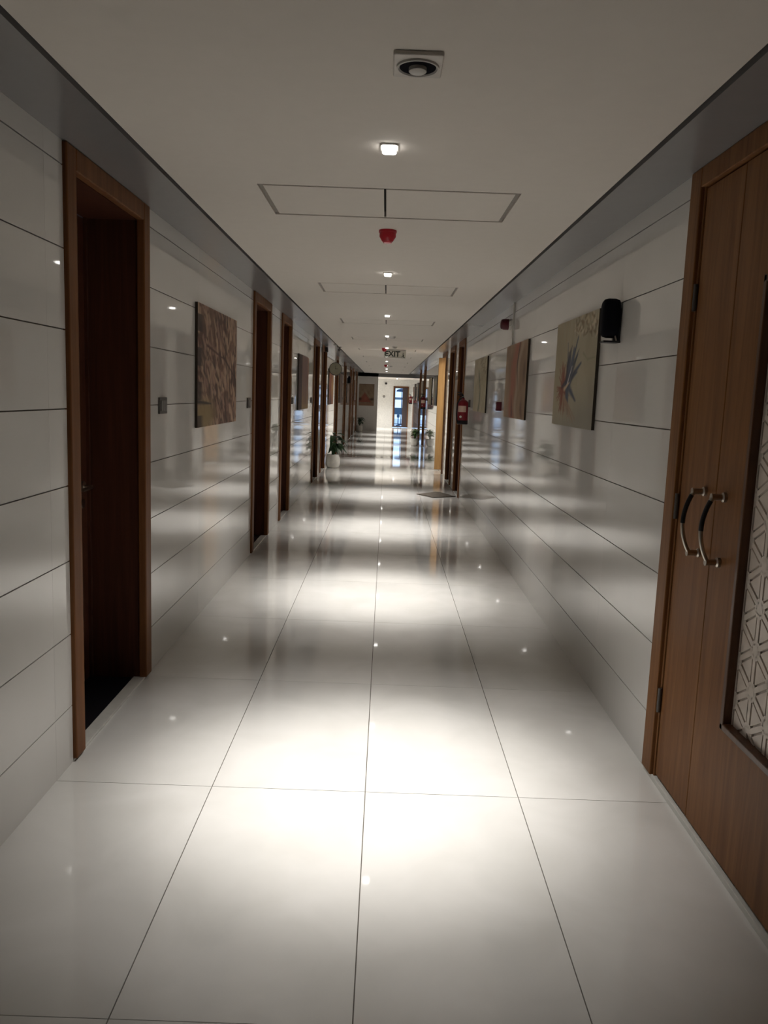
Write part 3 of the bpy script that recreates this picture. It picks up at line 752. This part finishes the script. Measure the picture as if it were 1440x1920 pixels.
def extinguisher(y, label):
    e = tag(empty('fire_extinguisher', (XR - .100, y, 1.175)), label, 'fire extinguisher', 'fire extinguishers hung on the right wall')
    part('cylinder', MB().lathe([(.066, .02), (.074, .04), (.074, .285), (.066, .315), (.040, .335), (.020, .345), (.018, .365)], 28), M_RED, e, True)
    part('foot_ring', MB().lathe([(.071, 0), (.077, .004), (.077, .052), (.074, .056)], 28), M_BLACK, e, True)
    lb = MB(); n = 12
    for i in range(n):
        a0 = math.radians(205 + i * 8); a1 = math.radians(205 + (i + 1) * 8); r = .0755
        lb.quad((r * math.cos(a0), r * math.sin(a0), .17), (r * math.cos(a1), r * math.sin(a1), .17), (r * math.cos(a1), r * math.sin(a1), .255), (r * math.cos(a0), r * math.sin(a0), .255))
    part('label_sticker', lb, M_LABEL, e)
    part('valve', MB().lathe([(.017, .362), (.017, .385), (.010, .395)], 14), M_CHROME, e, True)
    part('carry_handle', MB().tube([(0, .0, .385), (-.02, -.01, .40), (-.085, -.03, .405)], [.008, .009, .007], 8).tube([(0, 0, .392), (-.03, -.01, .43), (-.09, -.03, .438)], [.008, .009, .007], 8), M_BLACK, e, True)
    part('pressure_gauge', MB().lathe([(.016, -.075), (.016, -.088)], 16, (-.035, 0, .105), 1), M_WPLA, e, True)
    part('hose', MB().tube([(0, -.02, .375), (-.05, -.06, .36), (-.085, -.055, .28), (-.088, -.05, .15), (-.080, -.045, .05), (-.070, -.06, .03)], .010, 8), M_BLACK, e, True)
    part('wall_bracket', Bx(.07, .099, -.02, .02, .24, .34), M_GREYP, e)
extinguisher(11.38, 'nearest red fire extinguisher on the right wall, cream label and black foot')
extinguisher(23.6, 'middle red fire extinguisher, on the right wall before the fifth door')
extinguisher(36.2, 'farthest red fire extinguisher, beside the glass door')

# round hanging clock and camera on the left soffit
e = tag(empty('hanging_clock', (-.945, 15.45, 1.985)), 'round double-sided clock hanging from a bracket on the left side', 'clock')
part('clock_case', MB().lathe([(.118, -.028), (.122, -.020), (.122, .020), (.118, .028)], 32, (0, 0, 0), 1), M_STEEL, e, True)
for s_ in (-1, 1):
    f_ = part('clock_face', MB().lathe([(.110, s_ * .027), (.110, s_ * .031)], 32, (0, 0, 0), 1), M_CLOCKF, e, True)
    part('clock_hand', Bx(-.003, .003, s_ * .031, s_ * .033, -.01, .060), M_BLACK, f_)
    part('clock_hand', Bx(-.006, .042, s_ * .031, s_ * .033, -.003, .003), M_BLACK, f_)
part('clock_bracket', MB().tube([(.0, 0, .118), (0, 0, H - 1.985 - .002)], .011, 10).box(-.05, .03, -.02, .02, H - 1.985 - .012, H - 1.985 - .001), M_WPLA, e, True)
e = tag(empty('security_camera', (-.92, 16.1, H)), 'small grey camera under the ceiling edge above the round clock', 'camera')
part('camera_mount', MB().lathe([(.035, 0), (.035, -.012), (.012, -.016), (.012, -.045)], 16), M_GREYP, e, True)
part('camera_body', MB().lathe([(.012, -.07), (.028, -.066), (.030, .05), (.024, .056)], 16, (0, 0, -.062), 1), M_GREYP, e, True)
e = tag(empty('door_closer_box', (XL, 16.05, 2.36)), 'small dark box above the fifth door on the left wall', 'door closer box')
part('box_body', Bx(.02, .07, -.09, .09, -.04, .05), M_BLACK, e, bevel=.006)
part('box_arm', Bx(.018, .03, -.02, .02, -.03, .03), M_GREYP, e)
# small fittings on the far wall
e = tag(empty('dome_camera', (-.02, YF, 2.085)), 'small black camera high on the far white wall', 'camera')
part('camera_base', MB().lathe([(.05, 0), (.05, -.02)], 16, (0, 0, 0), 1), M_GREYP, e, True)
part('camera_dome', MB().lathe([(.055, -.02), (.052, -.06), (.030, -.10)], 16, (0, 0, 0), 1), M_BLACK, e, True)
e = tag(empty('wall_fitting', (-.10, YF, 1.46)), 'small round grey fitting midway up the far white wall', 'wall fitting')
part('fitting_body', MB().lathe([(.055, 0), (.055, -.03), (.03, -.05)], 16, (0, 0, 0), 1), M_GREYP, e, True)
part('fitting_lens', MB().lathe([(.02, -.05), (.015, -.06)], 12, (0, 0, 0), 1), M_WPLA, e, True)

# ------------------------------------------------------------------ potted plants
def leaf_mesh(L_, W_, droop, mat):
    n = 7; vs = []; fs = []
    for i in range(n + 1):
        t = i / n; wv = W_ * math.sin(math.pi * min(1, t * .93 + .05)) ** .8 * (1 - .25 * t)
        x = L_ * t; z = droop[0] * t - droop[1] * t * t
        for k in (-1, 0, 1): vs.append((x, k * wv / 2, z + abs(k) * wv * .18))
    for i in range(n):
        for k in (0, 1): a = i * 3 + k; fs.append((a, a + 1, a + 4, a + 3))
    me = bpy.data.meshes.new('leaf'); me.from_pydata(vs, [], fs); me.materials.append(mat)
    for p in me.polygons: p.use_smooth = True
    return me
def plant(x, y, label, prof, mat, nl, L_, W_, stem, spread, seed, lean=(0, 0), droop=(.10, .24)):
    rs = random.Random(seed)
    e = tag(empty('potted_plant', (x, y, 0)), label, 'potted plant')
    ph = prof[-1][1]
    inner = prof[-1][0] * .90
    pot = part('pot', MB().lathe(prof + [(inner, ph), (inner * .97, ph - .04), (.0, ph - .04)], 28), M_POT, e, True)
    part('soil', MB().lathe([(inner * .96, ph - .042), (inner * .96, ph - .022), (.0, ph - .018)], 20), M_SOIL, e, True)
    lm = [leaf_mesh(L_, W_, droop, mat), leaf_mesh(L_ * .8, W_ * .85, (droop[0] * 1.2, droop[1] * .7), mat)]
    sm = MB()
    for i in range(nl):
        a = i * 2.4 + rs.uniform(-.3, .3); h = ph + stem * (.25 + .75 * rs.random()); r = spread * (.2 + .8 * rs.random())
        tip = (r * math.cos(a) + lean[0] * (h - ph), r * math.sin(a) + lean[1] * (h - ph), h)
        sm.tube([(.02 * math.cos(a), .02 * math.sin(a), ph - .025), (tip[0] * .5, tip[1] * .5, (h + ph) / 2 + .01), tip], .004, 5)
        az = a + rs.uniform(-.4, .4)
        reach = x + tip[0] + L_ * math.cos(az)
        if reach < XL + .04 or reach > XR - .04: az = math.pi - az
        reach = x + tip[0] + L_ * math.cos(az) * .9
        if reach < XL + .03 or reach > XR - .03: az = math.pi / 2 * (1 if rs.random() < .5 else -1)
        lf = link('leaf', lm[i % 2], e, tip, (rs.uniform(-.3, .3), rs.uniform(-.35, .45), az))
    part('stems', sm, mat, e)
pot1 = [(.105, 0), (.125, .01), (.146, .06), (.150, .12), (.145, .19), (.130, .25), (.118, .275)]
plant(-1.045, 16.95, 'tall dark green lily in a round white pot by the fifth left door', pot1, M_LEAF, 38, .27, .10, .40, .07, 3, (.03, 0))
pot2 = [(.075, 0), (.095, .01), (.125, .10), (.135, .18), (.135, .22), (.132, .23)]
plant(.945, 25.4, 'bushy bright green plant in a white pot on the right', pot2, M_LEAF2, 60, .13, .06, .26, .09, 5, (.18, 0), (.06, .08))
pot3 = [(.10, 0), (.12, .01), (.135, .10), (.125, .20), (.115, .24)]
plant(-1.06, 34.1, 'dark green plant in a white pot in the corner at the grey end wall', pot3, M_LEAF, 40, .17, .07, .30, .08, 8, (0, 0), (.08, .12))

# ------------------------------------------------------------------ floor mat lying askew
mb = MB(); N = 16; L1, L2 = .66, .62; vs = []
for j in range(N + 1):
    for i in range(N + 1):
        u, v = i / N, j / N
        z = .012 + .040 * math.sin(math.pi * u) * math.sin(math.pi * v) + .010 * math.sin(u * 9 + v * 4) ** 2 * math.sin(math.pi * v)
        vs.append(((u - .5) * L1, (v - .5) * L2, z))
n0 = len(vs); vs += [(a, b_, 0.001) for a, b_, c in vs]
mb.v = vs
for j in range(N):
    for i in range(N):
        a = j * (N + 1) + i; mb.f.append((a, a + 1, a + N + 2, a + N + 1)); mb.f.append((n0 + a, n0 + a + N + 1, n0 + a + N + 2, n0 + a + 1))
for i in range(N):
    for (a, b_) in ((i, i + 1), (N * (N + 1) + i, N * (N + 1) + i + 1), (i * (N + 1), (i + 1) * (N + 1)), (i * (N + 1) + N, (i + 1) * (N + 1) + N)):
        mb.f.append((a, b_, n0 + b_, n0 + a))
o = part('floor_mat', mb, M_CLOTH, None, True); o.location = (.86, 12.72, 0); o.rotation_euler = (0, 0, math.radians(32)); o.scale = (.66, .72, 1)
tag(o, 'rumpled grey mat lying on the floor against the right wall', 'floor mat')
